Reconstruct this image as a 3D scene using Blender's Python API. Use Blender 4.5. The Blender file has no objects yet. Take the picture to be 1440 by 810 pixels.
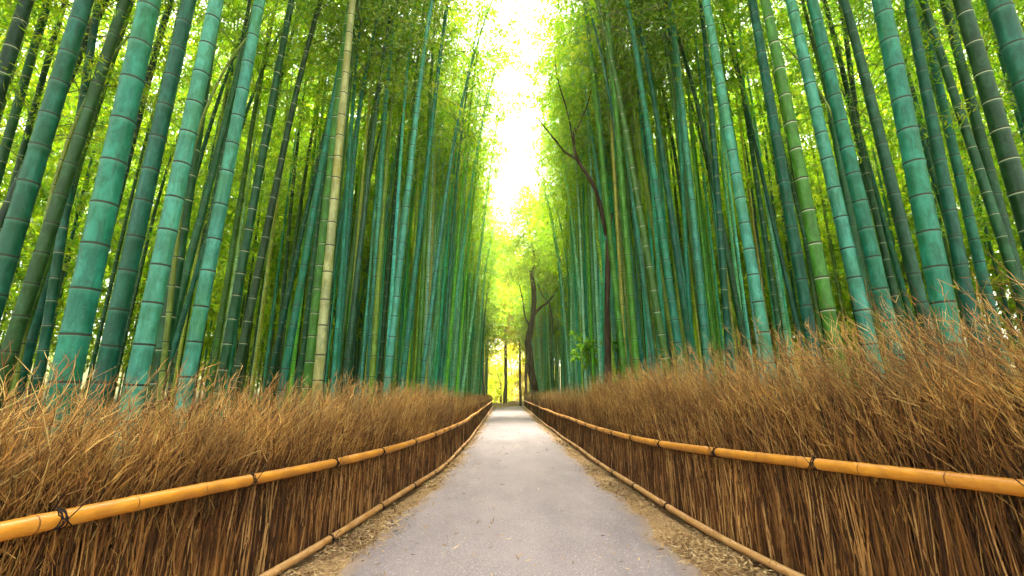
import bpy, math, random
import numpy as np
from mathutils import Vector, Matrix, Euler

random.seed(7)
RNG = np.random.default_rng(11)
S = bpy.context.scene
COL = S.collection
R = math.radians

# ------------------------------------------------------------------ camera
EYE = 1.30
FPX = 620.0                                  # focal length in pixels of the 1440 wide photo
PITCH = math.atan(148 / FPX)
cam_d = bpy.data.cameras.new('camera')
cam = bpy.data.objects.new('camera', cam_d)
COL.objects.link(cam)
cam_d.sensor_width = 36
cam_d.lens = 36 * FPX / 1440
cam_d.clip_start = 0.05
cam_d.clip_end = 1500
YAW = -math.atan(5 / FPX)
cam.location = (0, 0, EYE)
cam.rotation_euler = (math.pi / 2 + PITCH, 0, YAW)
S.camera = cam
CAM_M = Euler((math.pi / 2 + PITCH, 0, YAW)).to_matrix()


def on_plane(px, py, Y):
    """the point at distance Y down the path that the photo shows at px, py"""
    d = CAM_M @ Vector(((px - 720) / FPX, (405 - py) / FPX, -1))
    k = Y / d.y
    return Vector((d.x * k, Y, EYE + d.z * k))


# ------------------------------------------------------------------ mesh helpers
def mesh_np(name, V, F, mats, midx=None, smooth=False, attrs=None):
    """V (n,3); F list of (m,k) index arrays with one k each"""
    me = bpy.data.meshes.new(name)
    V = np.asarray(V, dtype=np.float32)
    if not isinstance(F, (list, tuple)):
        F = [F]
    F = [f for f in F if len(f)]
    me.vertices.add(len(V))
    me.vertices.foreach_set('co', V.ravel())
    loops = np.concatenate([f.ravel() for f in F]).astype(np.int32)
    tot = np.concatenate([np.full(len(f), f.shape[1]) for f in F]).astype(np.int32)
    start = np.concatenate([[0], np.cumsum(tot)[:-1]]).astype(np.int32)
    me.loops.add(len(loops))
    me.loops.foreach_set('vertex_index', loops)
    me.polygons.add(len(tot))
    me.polygons.foreach_set('loop_start', start)
    me.polygons.foreach_set('loop_total', tot)
    if midx is not None:
        me.polygons.foreach_set('material_index', np.asarray(midx, dtype=np.int32))
    me.polygons.foreach_set('use_smooth', np.full(len(tot), smooth))
    for m in mats:
        me.materials.append(m)
    for k, (typ, val) in (attrs or {}).items():
        a = me.attributes.new(k, typ, 'POINT')
        if typ == 'FLOAT':
            a.data.foreach_set('value', np.asarray(val, dtype=np.float32).ravel())
        else:
            a.data.foreach_set('color', np.asarray(val, dtype=np.float32).ravel())
    me.update(calc_edges=True)
    me.validate()
    return me


def tubes(P, Rr, sides, cap=True):
    """P (T,K,3) centre lines, Rr (T,K) radii -> verts, list of faces"""
    P = np.asarray(P, float)
    T, K, _ = P.shape
    tan = np.gradient(P, axis=1)
    tan /= np.linalg.norm(tan, axis=2, keepdims=True) + 1e-9
    mean = P[:, -1] - P[:, 0]
    mean /= np.linalg.norm(mean, axis=1, keepdims=True) + 1e-9
    ref = np.where(np.abs(mean[:, 2:3]) < 0.75, np.array([[0, 0, 1.0]]), np.array([[1.0, 0, 0]]))
    u = np.cross(tan, ref[:, None, :])
    u /= np.linalg.norm(u, axis=2, keepdims=True) + 1e-9
    w = np.cross(tan, u)
    a = np.arange(sides) * 2 * np.pi / sides
    V = P[:, :, None, :] + Rr[:, :, None, None] * (
        u[:, :, None, :] * np.cos(a)[None, None, :, None] + w[:, :, None, :] * np.sin(a)[None, None, :, None])
    V = V.reshape(-1, 3)
    base = (np.arange(T) * K * sides)[:, None, None] + (np.arange(K - 1) * sides)[None, :, None]
    i = np.arange(sides)[None, None, :]
    j = (np.arange(sides) + 1)[None, None, :] % sides
    F = np.stack([base + i, base + j, base + sides + j, base + sides + i], axis=-1).reshape(-1, 4)
    faces = [F]
    if cap:
        b0 = (np.arange(T) * K * sides)[:, None]
        c0 = b0 + np.arange(sides)[None, ::-1]
        c1 = b0 + (K - 1) * sides + np.arange(sides)[None, :]
        faces += [c0, c1]
    return V, faces


class Bag:
    """collects pieces for one mesh"""
    def __init__(self):
        self.V, self.F, self.M, self.n = [], {}, {}, 0
        self.A = {}

    def add(self, V, F, mat=0, **attrs):
        for f in (F if isinstance(F, list) else [F]):
            k = f.shape[1]
            self.F.setdefault(k, []).append(f + self.n)
            self.M.setdefault(k, []).append(np.full(len(f), mat) if np.isscalar(mat) else mat)
        self.V.append(V)
        for k, v in attrs.items():
            self.A.setdefault(k, []).append(v)
        self.n += len(V)

    def build(self, name, mats, smooth=False):
        keys = list(self.F)
        attrs = {}
        for k, v in self.A.items():
            v = np.concatenate(v)
            attrs[k] = ('FLOAT' if v.ndim == 1 else 'FLOAT_COLOR', v)
        return mesh_np(name, np.concatenate(self.V), [np.concatenate(self.F[k]) for k in keys], mats,
                       np.concatenate([np.concatenate(self.M[k]) for k in keys]), smooth, attrs)


def link(name, me, parent=None):
    o = bpy.data.objects.new(name, me)
    COL.objects.link(o)
    if parent is not None:
        o.parent = parent
    return o


def tag(o, label=None, cat=None, group=None, kind=None):
    if label: o['label'] = label
    if cat: o['category'] = cat
    if group: o['group'] = group
    if kind: o['kind'] = kind
    return o


# ------------------------------------------------------------------ materials
def mat(name):
    m = bpy.data.materials.new(name)
    m.use_nodes = True
    nt = m.node_tree
    nt.nodes.clear()
    out = nt.nodes.new('ShaderNodeOutputMaterial')
    return m, nt, out


def N(nt, typ, **kw):
    n = nt.nodes.new(typ)
    for k, v in kw.items():
        if k in n.inputs.keys() if isinstance(k, str) else False:
            n.inputs[k].default_value = v
        else:
            setattr(n, k, v)
    return n


def ramp(nt, src, stops, interp='LINEAR'):
    r = nt.nodes.new('ShaderNodeValToRGB')
    r.color_ramp.interpolation = interp
    e = r.color_ramp.elements
    while len(e) < len(stops):
        e.new(0.5)
    for el, (p, c) in zip(e, stops):
        el.position = p
        el.color = (c[0], c[1], c[2], 1) if not np.isscalar(c) else (c, c, c, 1)
    nt.links.new(src, r.inputs['Fac'])
    return r.outputs['Color']


def mixc(nt, fac, a, b, mode='MIX'):
    m = nt.nodes.new('ShaderNodeMix')
    m.data_type = 'RGBA'
    m.blend_type = mode
    for sock, v in ((m.inputs[0], fac), (m.inputs[6], a), (m.inputs[7], b)):
        if hasattr(v, 'is_linked') or hasattr(v, 'links'):
            nt.links.new(v, sock)
        elif np.isscalar(v):
            sock.default_value = v
        else:
            sock.default_value = (*v, 1)
    return m.outputs[2]


def math_n(nt, op, a, b=0.0, clamp=False):
    m = nt.nodes.new('ShaderNodeMath')
    m.operation = op
    m.use_clamp = clamp
    for s, v in ((m.inputs[0], a), (m.inputs[1], b)):
        if np.isscalar(v):
            s.default_value = v
        else:
            nt.links.new(v, s)
    return m.outputs[0]


def noise(nt, vec, scale, detail=4, rough=0.55, dist=0.0):
    n = nt.nodes.new('ShaderNodeTexNoise')
    n.inputs['Scale'].default_value = scale
    n.inputs['Detail'].default_value = detail
    n.inputs['Roughness'].default_value = rough
    n.inputs['Distortion'].default_value = dist
    if vec is not None:
        nt.links.new(vec, n.inputs['Vector'])
    return n.outputs['Fac']


def mapping(nt, vec, scale=(1, 1, 1)):
    m = nt.nodes.new('ShaderNodeMapping')
    m.inputs['Scale'].default_value = scale
    nt.links.new(vec, m.inputs['Vector'])
    return m.outputs['Vector']


def bsdf(nt, out, color, rough=0.6, spec=0.4, bump=None, bump_s=0.3, bump_d=0.01):
    b = nt.nodes.new('ShaderNodeBsdfPrincipled')
    if hasattr(color, 'links'):
        nt.links.new(color, b.inputs['Base Color'])
    else:
        b.inputs['Base Color'].default_value = (*color, 1)
    if np.isscalar(rough):
        b.inputs['Roughness'].default_value = rough
    else:
        nt.links.new(rough, b.inputs['Roughness'])
    b.inputs['Specular IOR Level'].default_value = spec
    if bump is not None:
        bp = nt.nodes.new('ShaderNodeBump')
        bp.inputs['Strength'].default_value = bump_s
        bp.inputs['Distance'].default_value = bump_d
        nt.links.new(bump, bp.inputs['Height'])
        nt.links.new(bp.outputs['Normal'], b.inputs['Normal'])
    nt.links.new(b.outputs[0], out.inputs['Surface'])
    return b


def culm_material(name, from_attr):
    m, nt, out = mat(name)
    geo = nt.nodes.new('ShaderNodeNewGeometry')
    oi = nt.nodes.new('ShaderNodeObjectInfo')
    if from_attr:
        at = nt.nodes.new('ShaderNodeAttribute'); at.attribute_name = 'tint'
        base = at.outputs['Color']
    else:
        base = oi.outputs['Color']
    seg = nt.nodes.new('ShaderNodeAttribute'); seg.attribute_name = 'seg'
    pos = geo.outputs['Position']
    fine = noise(nt, mapping(nt, pos, (60, 60, 4)), 1.0, 4, 0.6)         # long streaks
    blot = noise(nt, mapping(nt, pos, (9, 9, 4)), 1.0, 6, 0.65, 0.4)     # waxy blotches
    spk = noise(nt, pos, 70, 3, 0.7)
    big = noise(nt, mapping(nt, pos, (1.5, 1.5, 1.2)), 1.0, 2)
    def times(col, k): return mixc(nt, 1.0, col, k, 'MULTIPLY')
    wax = mixc(nt, 0.07, times(base, (2.1, 2.0, 2.1)), (0.16, 0.40, 0.32))
    c = mixc(nt, ramp(nt, big, [(0.38, 0.0), (0.68, 0.75)]), base, times(base, (1.35, 1.10, 0.50)))
    c = mixc(nt, ramp(nt, fine, [(0.35, 0.0), (0.7, 0.6)]), c, times(c, (0.45, 0.58, 0.52)))
    c = mixc(nt, ramp(nt, blot, [(0.46, 0.0), (0.62, 0.5), (0.75, 0.7)]), c, wax)
    blot2 = noise(nt, mapping(nt, pos, (22, 22, 7)), 1.0, 5, 0.7, 0.8)
    c = mixc(nt, ramp(nt, blot2, [(0.52, 0.0), (0.66, 0.55)]), c, times(c, (0.40, 0.50, 0.42)))
    c = mixc(nt, ramp(nt, spk, [(0.63, 0.0), (0.71, 0.55)]), c, times(wax, (1.6, 1.3, 1.3)))
    dirt = noise(nt, mapping(nt, pos, (40, 40, 9)), 1.0, 3, 0.7)
    c = mixc(nt, ramp(nt, dirt, [(0.66, 0.0), (0.76, 0.6)]), c, times(c, (0.55, 0.38, 0.30)))
    # pale wax under the upper node of each joint
    c = mixc(nt, ramp(nt, seg.outputs['Fac'], [(0.0, 0.12), (0.10, 0.0), (0.86, 0.0), (1.0, 0.32)]), c, mixc(nt, 0.3, times(base, (2.4, 2.1, 2.3)), (0.26, 0.42, 0.34)))
    bsdf(nt, out, c, 0.40, 0.22, fine, 0.15, 0.004)
    return m


def island_material(name, stops, rough=0.7, spec=0.25, extra=None):
    m, nt, out = mat(name)
    geo = nt.nodes.new('ShaderNodeNewGeometry')
    c = ramp(nt, geo.outputs['Random Per Island'], stops)
    n = noise(nt, geo.outputs['Position'], 35, 3)
    c = mixc(nt, ramp(nt, n, [(0.3, 0.0), (0.75, 0.6)]), c, mixc(nt, 1.0, c, (0.55, 0.5, 0.45), 'MULTIPLY'))
    old = noise(nt, mapping(nt, geo.outputs['Position'], (1.2, 1.2, 2.2)), 1.0, 4, 0.6)
    c = mixc(nt, 1.0, c, ramp(nt, old, [(0.35, (0.58, 0.52, 0.50)), (0.65, (1.12, 1.08, 1.0))]), 'MULTIPLY')
    bsdf(nt, out, c, rough, spec)
    return m


def leaf_material(name, dif, tra, w=0.55):
    m, nt, out = mat(name)
    geo = nt.nodes.new('ShaderNodeNewGeometry')
    oi = nt.nodes.new('ShaderNodeObjectInfo')
    r = geo.outputs['Random Per Island']
    # whole plants differ a little in hue too
    sh = ramp(nt, oi.outputs['Random'], [(0.0, (0.75, 0.95, 0.9)), (0.5, (1, 1, 1)), (1.0, (1.28, 1.05, 0.8))])
    cd = mixc(nt, 1.0, ramp(nt, r, [(0, dif[0]), (0.5, dif[1]), (1, dif[2])]), sh, 'MULTIPLY')
    ct = mixc(nt, 1.0, ramp(nt, r, [(0, tra[0]), (0.5, tra[1]), (1, tra[2])]), sh, 'MULTIPLY')
    d = nt.nodes.new('ShaderNodeBsdfDiffuse'); nt.links.new(cd, d.inputs['Color'])
    t = nt.nodes.new('ShaderNodeBsdfTranslucent'); nt.links.new(ct, t.inputs['Color'])
    g = nt.nodes.new('ShaderNodeBsdfGlossy'); g.inputs['Roughness'].default_value = 0.45
    g.inputs['Color'].default_value = (0.6, 0.6, 0.6, 1)
    mx = nt.nodes.new('ShaderNodeMixShader'); mx.inputs[0].default_value = w
    nt.links.new(d.outputs[0], mx.inputs[1]); nt.links.new(t.outputs[0], mx.inputs[2])
    m2 = nt.nodes.new('ShaderNodeMixShader'); m2.inputs[0].default_value = 0.04
    nt.links.new(mx.outputs[0], m2.inputs[1]); nt.links.new(g.outputs[0], m2.inputs[2])
    nt.links.new(m2.outputs[0], out.inputs['Surface'])
    return m


M = {}
M['culm'] = culm_material('bamboo_culm', False)
M['culm_mass'] = culm_material('bamboo_culm_mass', True)
mm, nt, out = mat('culm_node_dark'); bsdf(nt, out, (0.030, 0.034, 0.018), 0.7, 0.2); M['node'] = mm
mm, nt, out = mat('culm_node_pale'); bsdf(nt, out, (0.27, 0.34, 0.19), 0.7, 0.2); M['node_pale'] = mm
M['leaf'] = leaf_material('bamboo_leaf',
                          [(0.040, 0.140, 0.005), (0.080, 0.200, 0.006), (0.160, 0.250, 0.010)],
                          [(0.150, 0.420, 0.004), (0.310, 0.580, 0.006), (0.530, 0.630, 0.010)], 0.62)
M['tree_leaf'] = leaf_material('broad_leaf',
                               [(0.06, 0.12, 0.008), (0.10, 0.16, 0.010), (0.18, 0.19, 0.012)],
                               [(0.20, 0.44, 0.006), (0.34, 0.54, 0.008), (0.54, 0.58, 0.010)])
M['sun_leaf'] = leaf_material('yellow_sunlit_leaf',  # glow at the path's end put into the leaf colour
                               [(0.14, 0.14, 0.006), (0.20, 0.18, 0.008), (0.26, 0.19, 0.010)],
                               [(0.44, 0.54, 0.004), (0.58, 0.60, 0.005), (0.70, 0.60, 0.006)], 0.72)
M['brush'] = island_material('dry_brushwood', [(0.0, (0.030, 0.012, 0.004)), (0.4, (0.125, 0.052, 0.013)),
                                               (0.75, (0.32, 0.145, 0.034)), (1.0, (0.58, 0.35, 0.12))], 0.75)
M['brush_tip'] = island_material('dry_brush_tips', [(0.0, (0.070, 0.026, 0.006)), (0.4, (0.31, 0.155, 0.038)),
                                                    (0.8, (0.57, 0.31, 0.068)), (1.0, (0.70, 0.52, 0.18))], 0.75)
M['whip'] = island_material('pale_straw_whip', [(0.0, (0.22, 0.11, 0.03)), (0.5, (0.46, 0.30, 0.08)), (1.0, (0.58, 0.50, 0.16))], 0.7)
M['litter'] = island_material('dry_leaf_litter', [(0.0, (0.13, 0.06, 0.02)), (0.4, (0.32, 0.20, 0.085)),
                                                  (0.8, (0.48, 0.34, 0.16)), (1.0, (0.58, 0.47, 0.27))], 0.8)

# rails: ripe yellow bamboo
def rail_material(name, c0, c1):
    m, nt, out = mat(name)
    geo = nt.nodes.new('ShaderNodeNewGeometry')
    p = geo.outputs['Position']
    a = noise(nt, mapping(nt, p, (50, 5, 50)), 1.0, 4)
    b = noise(nt, p, 6, 5, 0.6)
    sp = noise(nt, p, 60, 3, 0.7)
    c = mixc(nt, ramp(nt, a, [(0.3, 0), (0.7, 1)]), c0, c1)
    c = mixc(nt, ramp(nt, b, [(0.42, 0), (0.66, 0.65)]), c, (0.27, 0.100, 0.014))
    c = mixc(nt, ramp(nt, sp, [(0.66, 0), (0.74, 0.6)]), c, (0.12, 0.05, 0.015))
    bsdf(nt, out, c, 0.46, 0.32, a, 0.15, 0.003)
    return m
M['rail'] = rail_material('yellow_bamboo_rail', (0.45, 0.165, 0.009), (0.53, 0.235, 0.024))
M['rail_low'] = rail_material('weathered_bamboo_rail', (0.36, 0.17, 0.045), (0.46, 0.27, 0.11))
mm, nt, out = mat('rail_node'); bsdf(nt, out, (0.14, 0.055, 0.018), 0.7, 0.2); M['rail_node'] = mm
mm, nt, out = mat('black_cord'); bsdf(nt, out, (0.016, 0.011, 0.010), 0.85, 0.15); M['cord'] = mm

# bark
mm, nt, out = mat('dark_bark')
geo = nt.nodes.new('ShaderNodeNewGeometry')
a = noise(nt, mapping(nt, geo.outputs['Position'], (14, 14, 2.5)), 1.0, 5)
bsdf(nt, out, ramp(nt, a, [(0.3, (0.020, 0.013, 0.008)), (0.7, (0.085, 0.056, 0.034))]), 0.9, 0.1, a, 0.6, 0.03)
M['bark'] = mm

# asphalt path
mm, nt, out = mat('worn_asphalt')
geo = nt.nodes.new('ShaderNodeNewGeometry'); p = geo.outputs['Position']
g1 = noise(nt, p, 160, 2, 0.8)
g2 = noise(nt, p, 55, 3, 0.7)
pt = noise(nt, mapping(nt, p, (0.9, 0.35, 1)), 1.0, 5, 0.6)
pt2 = noise(nt, mapping(nt, p, (3.0, 1.2, 1)), 1.0, 4, 0.6)
c = ramp(nt, pt, [(0.3, (0.150, 0.115, 0.118)), (0.7, (0.262, 0.207, 0.207))])
c = mixc(nt, ramp(nt, pt2, [(0.45, 0), (0.75, 0.4)]), c, (0.33, 0.265, 0.26))
c = mixc(nt, ramp(nt, g1, [(0.42, 0.75), (0.58, 0.0)]), c, (0.075, 0.066, 0.074))
c = mixc(nt, ramp(nt, g2, [(0.58, 0.0), (0.70, 0.6)]), c, (0.48, 0.44, 0.44))
edge = nt.nodes.new('ShaderNodeAttribute'); edge.attribute_name = 'edge'
ed = math_n(nt, 'ADD', edge.outputs['Fac'], math_n(nt, 'MULTIPLY', math_n(nt, 'SUBTRACT', noise(nt, p, 5, 5, 0.7), 0.5), 1.1))
c = mixc(nt, ramp(nt, ed, [(0.42, 0.0), (1.0, 0.8)]), c, (0.24, 0.160, 0.100))
vor = nt.nodes.new('ShaderNodeTexVoronoi'); vor.feature = 'DISTANCE_TO_EDGE'; vor.inputs['Scale'].default_value = 0.33
wob = nt.nodes.new('ShaderNodeVectorMath'); wob.operation = 'ADD'
nn = nt.nodes.new('ShaderNodeTexNoise'); nn.inputs['Scale'].default_value = 2.2; nn.inputs['Detail'].default_value = 5
nt.links.new(p, nn.inputs['Vector']); nt.links.new(p, wob.inputs[0]); nt.links.new(nn.outputs['Color'], wob.inputs[1])
nt.links.new(wob.outputs[0], vor.inputs['Vector'])
c = mixc(nt, ramp(nt, vor.outputs['Distance'], [(0.0, 0.22), (0.004, 0.0)]), c, (0.09, 0.07, 0.065))
bsdf(nt, out, c, 0.85, 0.25, g2, 0.5, 0.006)
M['path'] = mm

# ground
mm, nt, out = mat('leaf_covered_ground')
geo = nt.nodes.new('ShaderNodeNewGeometry'); p = geo.outputs['Position']
a = noise(nt, p, 1.3, 5); b = noise(nt, p, 28, 4, 0.75)
c = ramp(nt, b, [(0.3, (0.14, 0.07, 0.030)), (0.5, (0.27, 0.165, 0.080)), (0.7, (0.42, 0.29, 0.15))])
c = mixc(nt, ramp(nt, a, [(0.4, 0.0), (0.65, 0.5)]), c, (0.16, 0.10, 0.04))
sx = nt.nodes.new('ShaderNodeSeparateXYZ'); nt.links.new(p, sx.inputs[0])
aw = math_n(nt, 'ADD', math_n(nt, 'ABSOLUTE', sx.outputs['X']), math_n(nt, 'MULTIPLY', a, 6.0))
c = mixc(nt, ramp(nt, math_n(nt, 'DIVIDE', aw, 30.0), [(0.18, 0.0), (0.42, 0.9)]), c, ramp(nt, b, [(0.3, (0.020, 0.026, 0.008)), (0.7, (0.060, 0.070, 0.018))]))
bsdf(nt, out, c, 0.95, 0.1, b, 0.8, 0.03)
M['ground'] = mm

# ------------------------------------------------------------------ world and sun
SUN_EL, SUN_AZ = 60.0, 1.5                  # azimuth clockwise from straight ahead (+Y)
w = bpy.data.worlds.new('World'); S.world = w
w.use_nodes = True
nt = w.node_tree; nt.nodes.clear()
wo = nt.nodes.new('ShaderNodeOutputWorld'); bg = nt.nodes.new('ShaderNodeBackground')
sky = nt.nodes.new('ShaderNodeTexSky')
sky.sky_type = 'NISHITA'; sky.sun_disc = False
sky.sun_elevation = R(SUN_EL); sky.sun_rotation = R(SUN_AZ)
sky.air_density = 1.0; sky.dust_density = 3.0; sky.ozone_density = 1.0
hs = nt.nodes.new('ShaderNodeHueSaturation'); hs.inputs['Saturation'].default_value = 0.15
nt.links.new(sky.outputs[0], hs.inputs['Color'])
nt.links.new(hs.outputs[0], bg.inputs['Color']); bg.inputs['Strength'].default_value = 0.15
nt.links.new(bg.outputs[0], wo.inputs['Surface'])
sd = bpy.data.lights.new('sun', 'SUN'); so = bpy.data.objects.new('sun', sd); COL.objects.link(so)
sd.energy = 5.0; sd.angle = R(22); sd.color = (1.0, 0.94, 0.78)
dirv = Vector((math.sin(R(SUN_AZ)) * math.cos(R(SUN_EL)), math.cos(R(SUN_AZ)) * math.cos(R(SUN_EL)), math.sin(R(SUN_EL))))
so.rotation_euler = dirv.to_track_quat('Z', 'Y').to_euler()
S.view_settings.view_transform = 'Standard'
S.view_settings.look = 'None'
S.view_settings.exposure = 3.0
S.view_settings.gamma = 1.0
S.cycles.use_denoising = True
S.cycles.use_adaptive_sampling = True
S.cycles.adaptive_threshold = 0.03
S.cycles.max_bounces = 6
S.cycles.diffuse_bounces = 4
S.cycles.transmission_bounces = 6
S.cycles.glossy_bounces = 2
S.cycles.caustics_reflective = False
S.cycles.caustics_refractive = False
S.cycles.sample_clamp_indirect = 8

# ------------------------------------------------------------------ where the fences and path edges run
def curve(tab):
    ys = np.array([t[0] for t in tab]); xs = np.array([t[1] for t in tab])
    def f(y):
        d = 0.8
        return (np.interp(np.asarray(y) - d, ys, xs) + 2 * np.interp(y, ys, xs) + np.interp(np.asarray(y) + d, ys, xs)) / 4
    return f
FENCE = {-1: curve([(0.3, -2.25), (1.75, -1.95), (3.4, -1.68), (4.4, -1.51), (5.9, -1.32), (7.8, -1.12), (12, -1.05), (20, -1.15), (38, -1.40), (44, -1.5)]),
         1: curve([(0.3, 2.75), (2.1, 2.28), (3.4, 1.98), (4.8, 1.76), (6.7, 1.68), (11.3, 1.59), (20, 1.48), (38, 1.48), (44, 1.5)])}
RAIL_H = {-1: curve([(0, 0.80), (1.75, 0.79), (3.4, 0.72), (6, 0.66), (12, 0.64), (44, 0.62)]),
          1: curve([(0, 0.92), (2.1, 0.90), (3.4, 0.84), (6, 0.69), (12, 0.66), (44, 0.64)])}
BRUSH_H = {-1: curve([(0, 1.03), (3, 1.07), (8, 1.09), (20, 1.0), (44, 0.9)]),
           1: curve([(0, 1.47), (2.5, 1.42), (5, 1.32), (9, 1.22), (25, 1.12), (44, 1.15)])}
EDGE = {-1: curve([(-6, -1.42), (3.5, -1.31), (5.8, -1.07), (9, -0.97), (15, -0.98), (33, -1.2), (44, -1.3)]),
        1: curve([(-6, 1.50), (3.5, 1.43), (6, 1.37), (12, 1.33), (33, 1.30), (44, 1.3)])}

# ------------------------------------------------------------------ ground and path
def build_ground():
    xs = np.concatenate([[-300, -120, -62, -50, -40], np.linspace(-34, -3, 32), np.linspace(-2.5, 2.5, 11), np.linspace(3, 34, 32), [40, 50, 62, 120, 300]])
    ys = np.concatenate([[-200, -60, -20], np.linspace(-8, 80, 89), [120, 200, 500]])
    X, Y = np.meshgrid(xs, ys)
    Z = 0.10 * np.clip((np.abs(X) - 2.4) / 3, 0, 1) * (np.sin(X * 0.9 + 1) * np.cos(Y * 0.7) * 0.6 + 0.6)
    Z = Z - 0.5 * np.clip((Y - 47) / 20, 0, 1) * (np.abs(X) < 12)
    Z = Z + 7.0 * np.clip((np.abs(X) - 21) / 40, 0, 1) + 9.0 * np.clip((Y - 78) / 45, 0, 1)
    V = np.stack([X, Y, Z], -1).reshape(-1, 3)
    ny, nx = X.shape
    i = np.arange(ny - 1)[:, None] * nx + np.arange(nx - 1)[None, :]
    F = np.stack([i, i + 1, i + nx + 1, i + nx], -1).reshape(-1, 4)
    tag(link('ground', mesh_np('ground', V, F, [M['ground']], smooth=True)), kind='structure')
    # path: its ragged edge sinks into the verge
    ys = np.arange(-6, 46.01, 0.12)
    t = np.concatenate([[-1.06, -1.0, -0.93], np.linspace(-0.8, 0.8, 9), [0.93, 1.0, 1.06]])
    rag = lambda s: 0.05 * np.sin(ys * 2.1 + s) + 0.035 * np.sin(ys * 5.7 + 2 * s) + 0.02 * np.sin(ys * 13.3 + s)
    L = EDGE[-1](ys) + rag(0.4); Rg = EDGE[1](ys) + rag(2.2)
    turn = 0.025 * np.clip(ys - 38, 0, None) ** 2
    c = (L + Rg) / 2 + turn; h = (Rg - L) / 2
    X = c[:, None] + h[:, None] * t[None]
    Z = 0.030 * (1 - np.abs(t[None]) ** 4) + np.where(np.abs(t) > 1.01, -0.012, 0.008)[None] + 0 * X
    Z = Z + 0.004 * np.sin(X * 2.3 + ys[:, None] * 0.8)
    V = np.stack([X, ys[:, None] + 0 * X, Z], -1).reshape(-1, 3)
    ny, nx = X.shape
    i = np.arange(ny - 1)[:, None] * nx + np.arange(nx - 1)[None, :]
    F = np.stack([i, i + 1, i + nx + 1, i + nx], -1).reshape(-1, 4)
    edge = np.repeat(np.clip((np.abs(t) - 0.78) / 0.24, 0, 1)[None], ny, 0).ravel()
    tag(link('path', mesh_np('path', V, F, [M['path']], smooth=True, attrs={'edge': ('FLOAT', edge)})), kind='structure')


build_ground()


def leaf_quads(P, D, Nn, L, W):
    """diamond shaped leaves: base P, direction D, normal Nn"""
    side = np.cross(D, Nn)
    side /= np.linalg.norm(side, axis=1, keepdims=True) + 1e-9
    L = np.asarray(L)[:, None]; W = np.asarray(W)[:, None]
    a = P; b = P + D * L * 0.4 + side * W * 0.5; c = P + D * L; d = P + D * L * 0.4 - side * W * 0.5
    V = np.stack([a, b, c, d], 1).reshape(-1, 3)
    F = np.arange(len(P) * 4).reshape(-1, 4)
    return V, F


def unit(v):
    return v / (np.linalg.norm(v, axis=-1, keepdims=True) + 1e-9)


def build_litter():
    bag = Bag()
    for s in (-1, 1):
        n = 42000
        y = 2.5 + 41 * RNG.random(n) ** 2.0
        y = y[RNG.random(n) < 0.55 + 0.45 * np.sin(y * 3.1 + 1.3 * np.sin(y * 1.7) + s)]; n = len(y)
        e, f = EDGE[s](y), FENCE[s](y)
        k = RNG.beta(1.4, 1.2, n)
        x = e - s * (0.02 + 0.26 * RNG.random(n) ** 4) + (f - e + s * 0.22) * k
        stray = RNG.random(n) < 0.03
        x = np.where(stray, e * RNG.random(n), x)
        d = unit(np.stack([RNG.normal(size=n), RNG.normal(size=n), 0.25 * RNG.normal(size=n)], 1))
        nn = unit(np.stack([0.45 * RNG.normal(size=n), 0.45 * RNG.normal(size=n), np.ones(n)], 1))
        z = 0.016 + 0.028 * RNG.random(n) + np.where(np.abs(x) < np.abs(e), 0.022, 0)
        z = np.where(stray, 0.046, z)
        V, F = leaf_quads(np.stack([x, y, z], 1), d, nn, 0.035 + 0.075 * RNG.random(n) ** 1.5, 0.005 + 0.010 * RNG.random(n))
        bag.add(V, F)
    o = link('leaf_litter', bag.build('leaf_litter', [M['litter']]))
    tag(o, 'dry tan bamboo leaves strewn along both edges of the path', 'leaf litter', kind='stuff')


build_litter()

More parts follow.
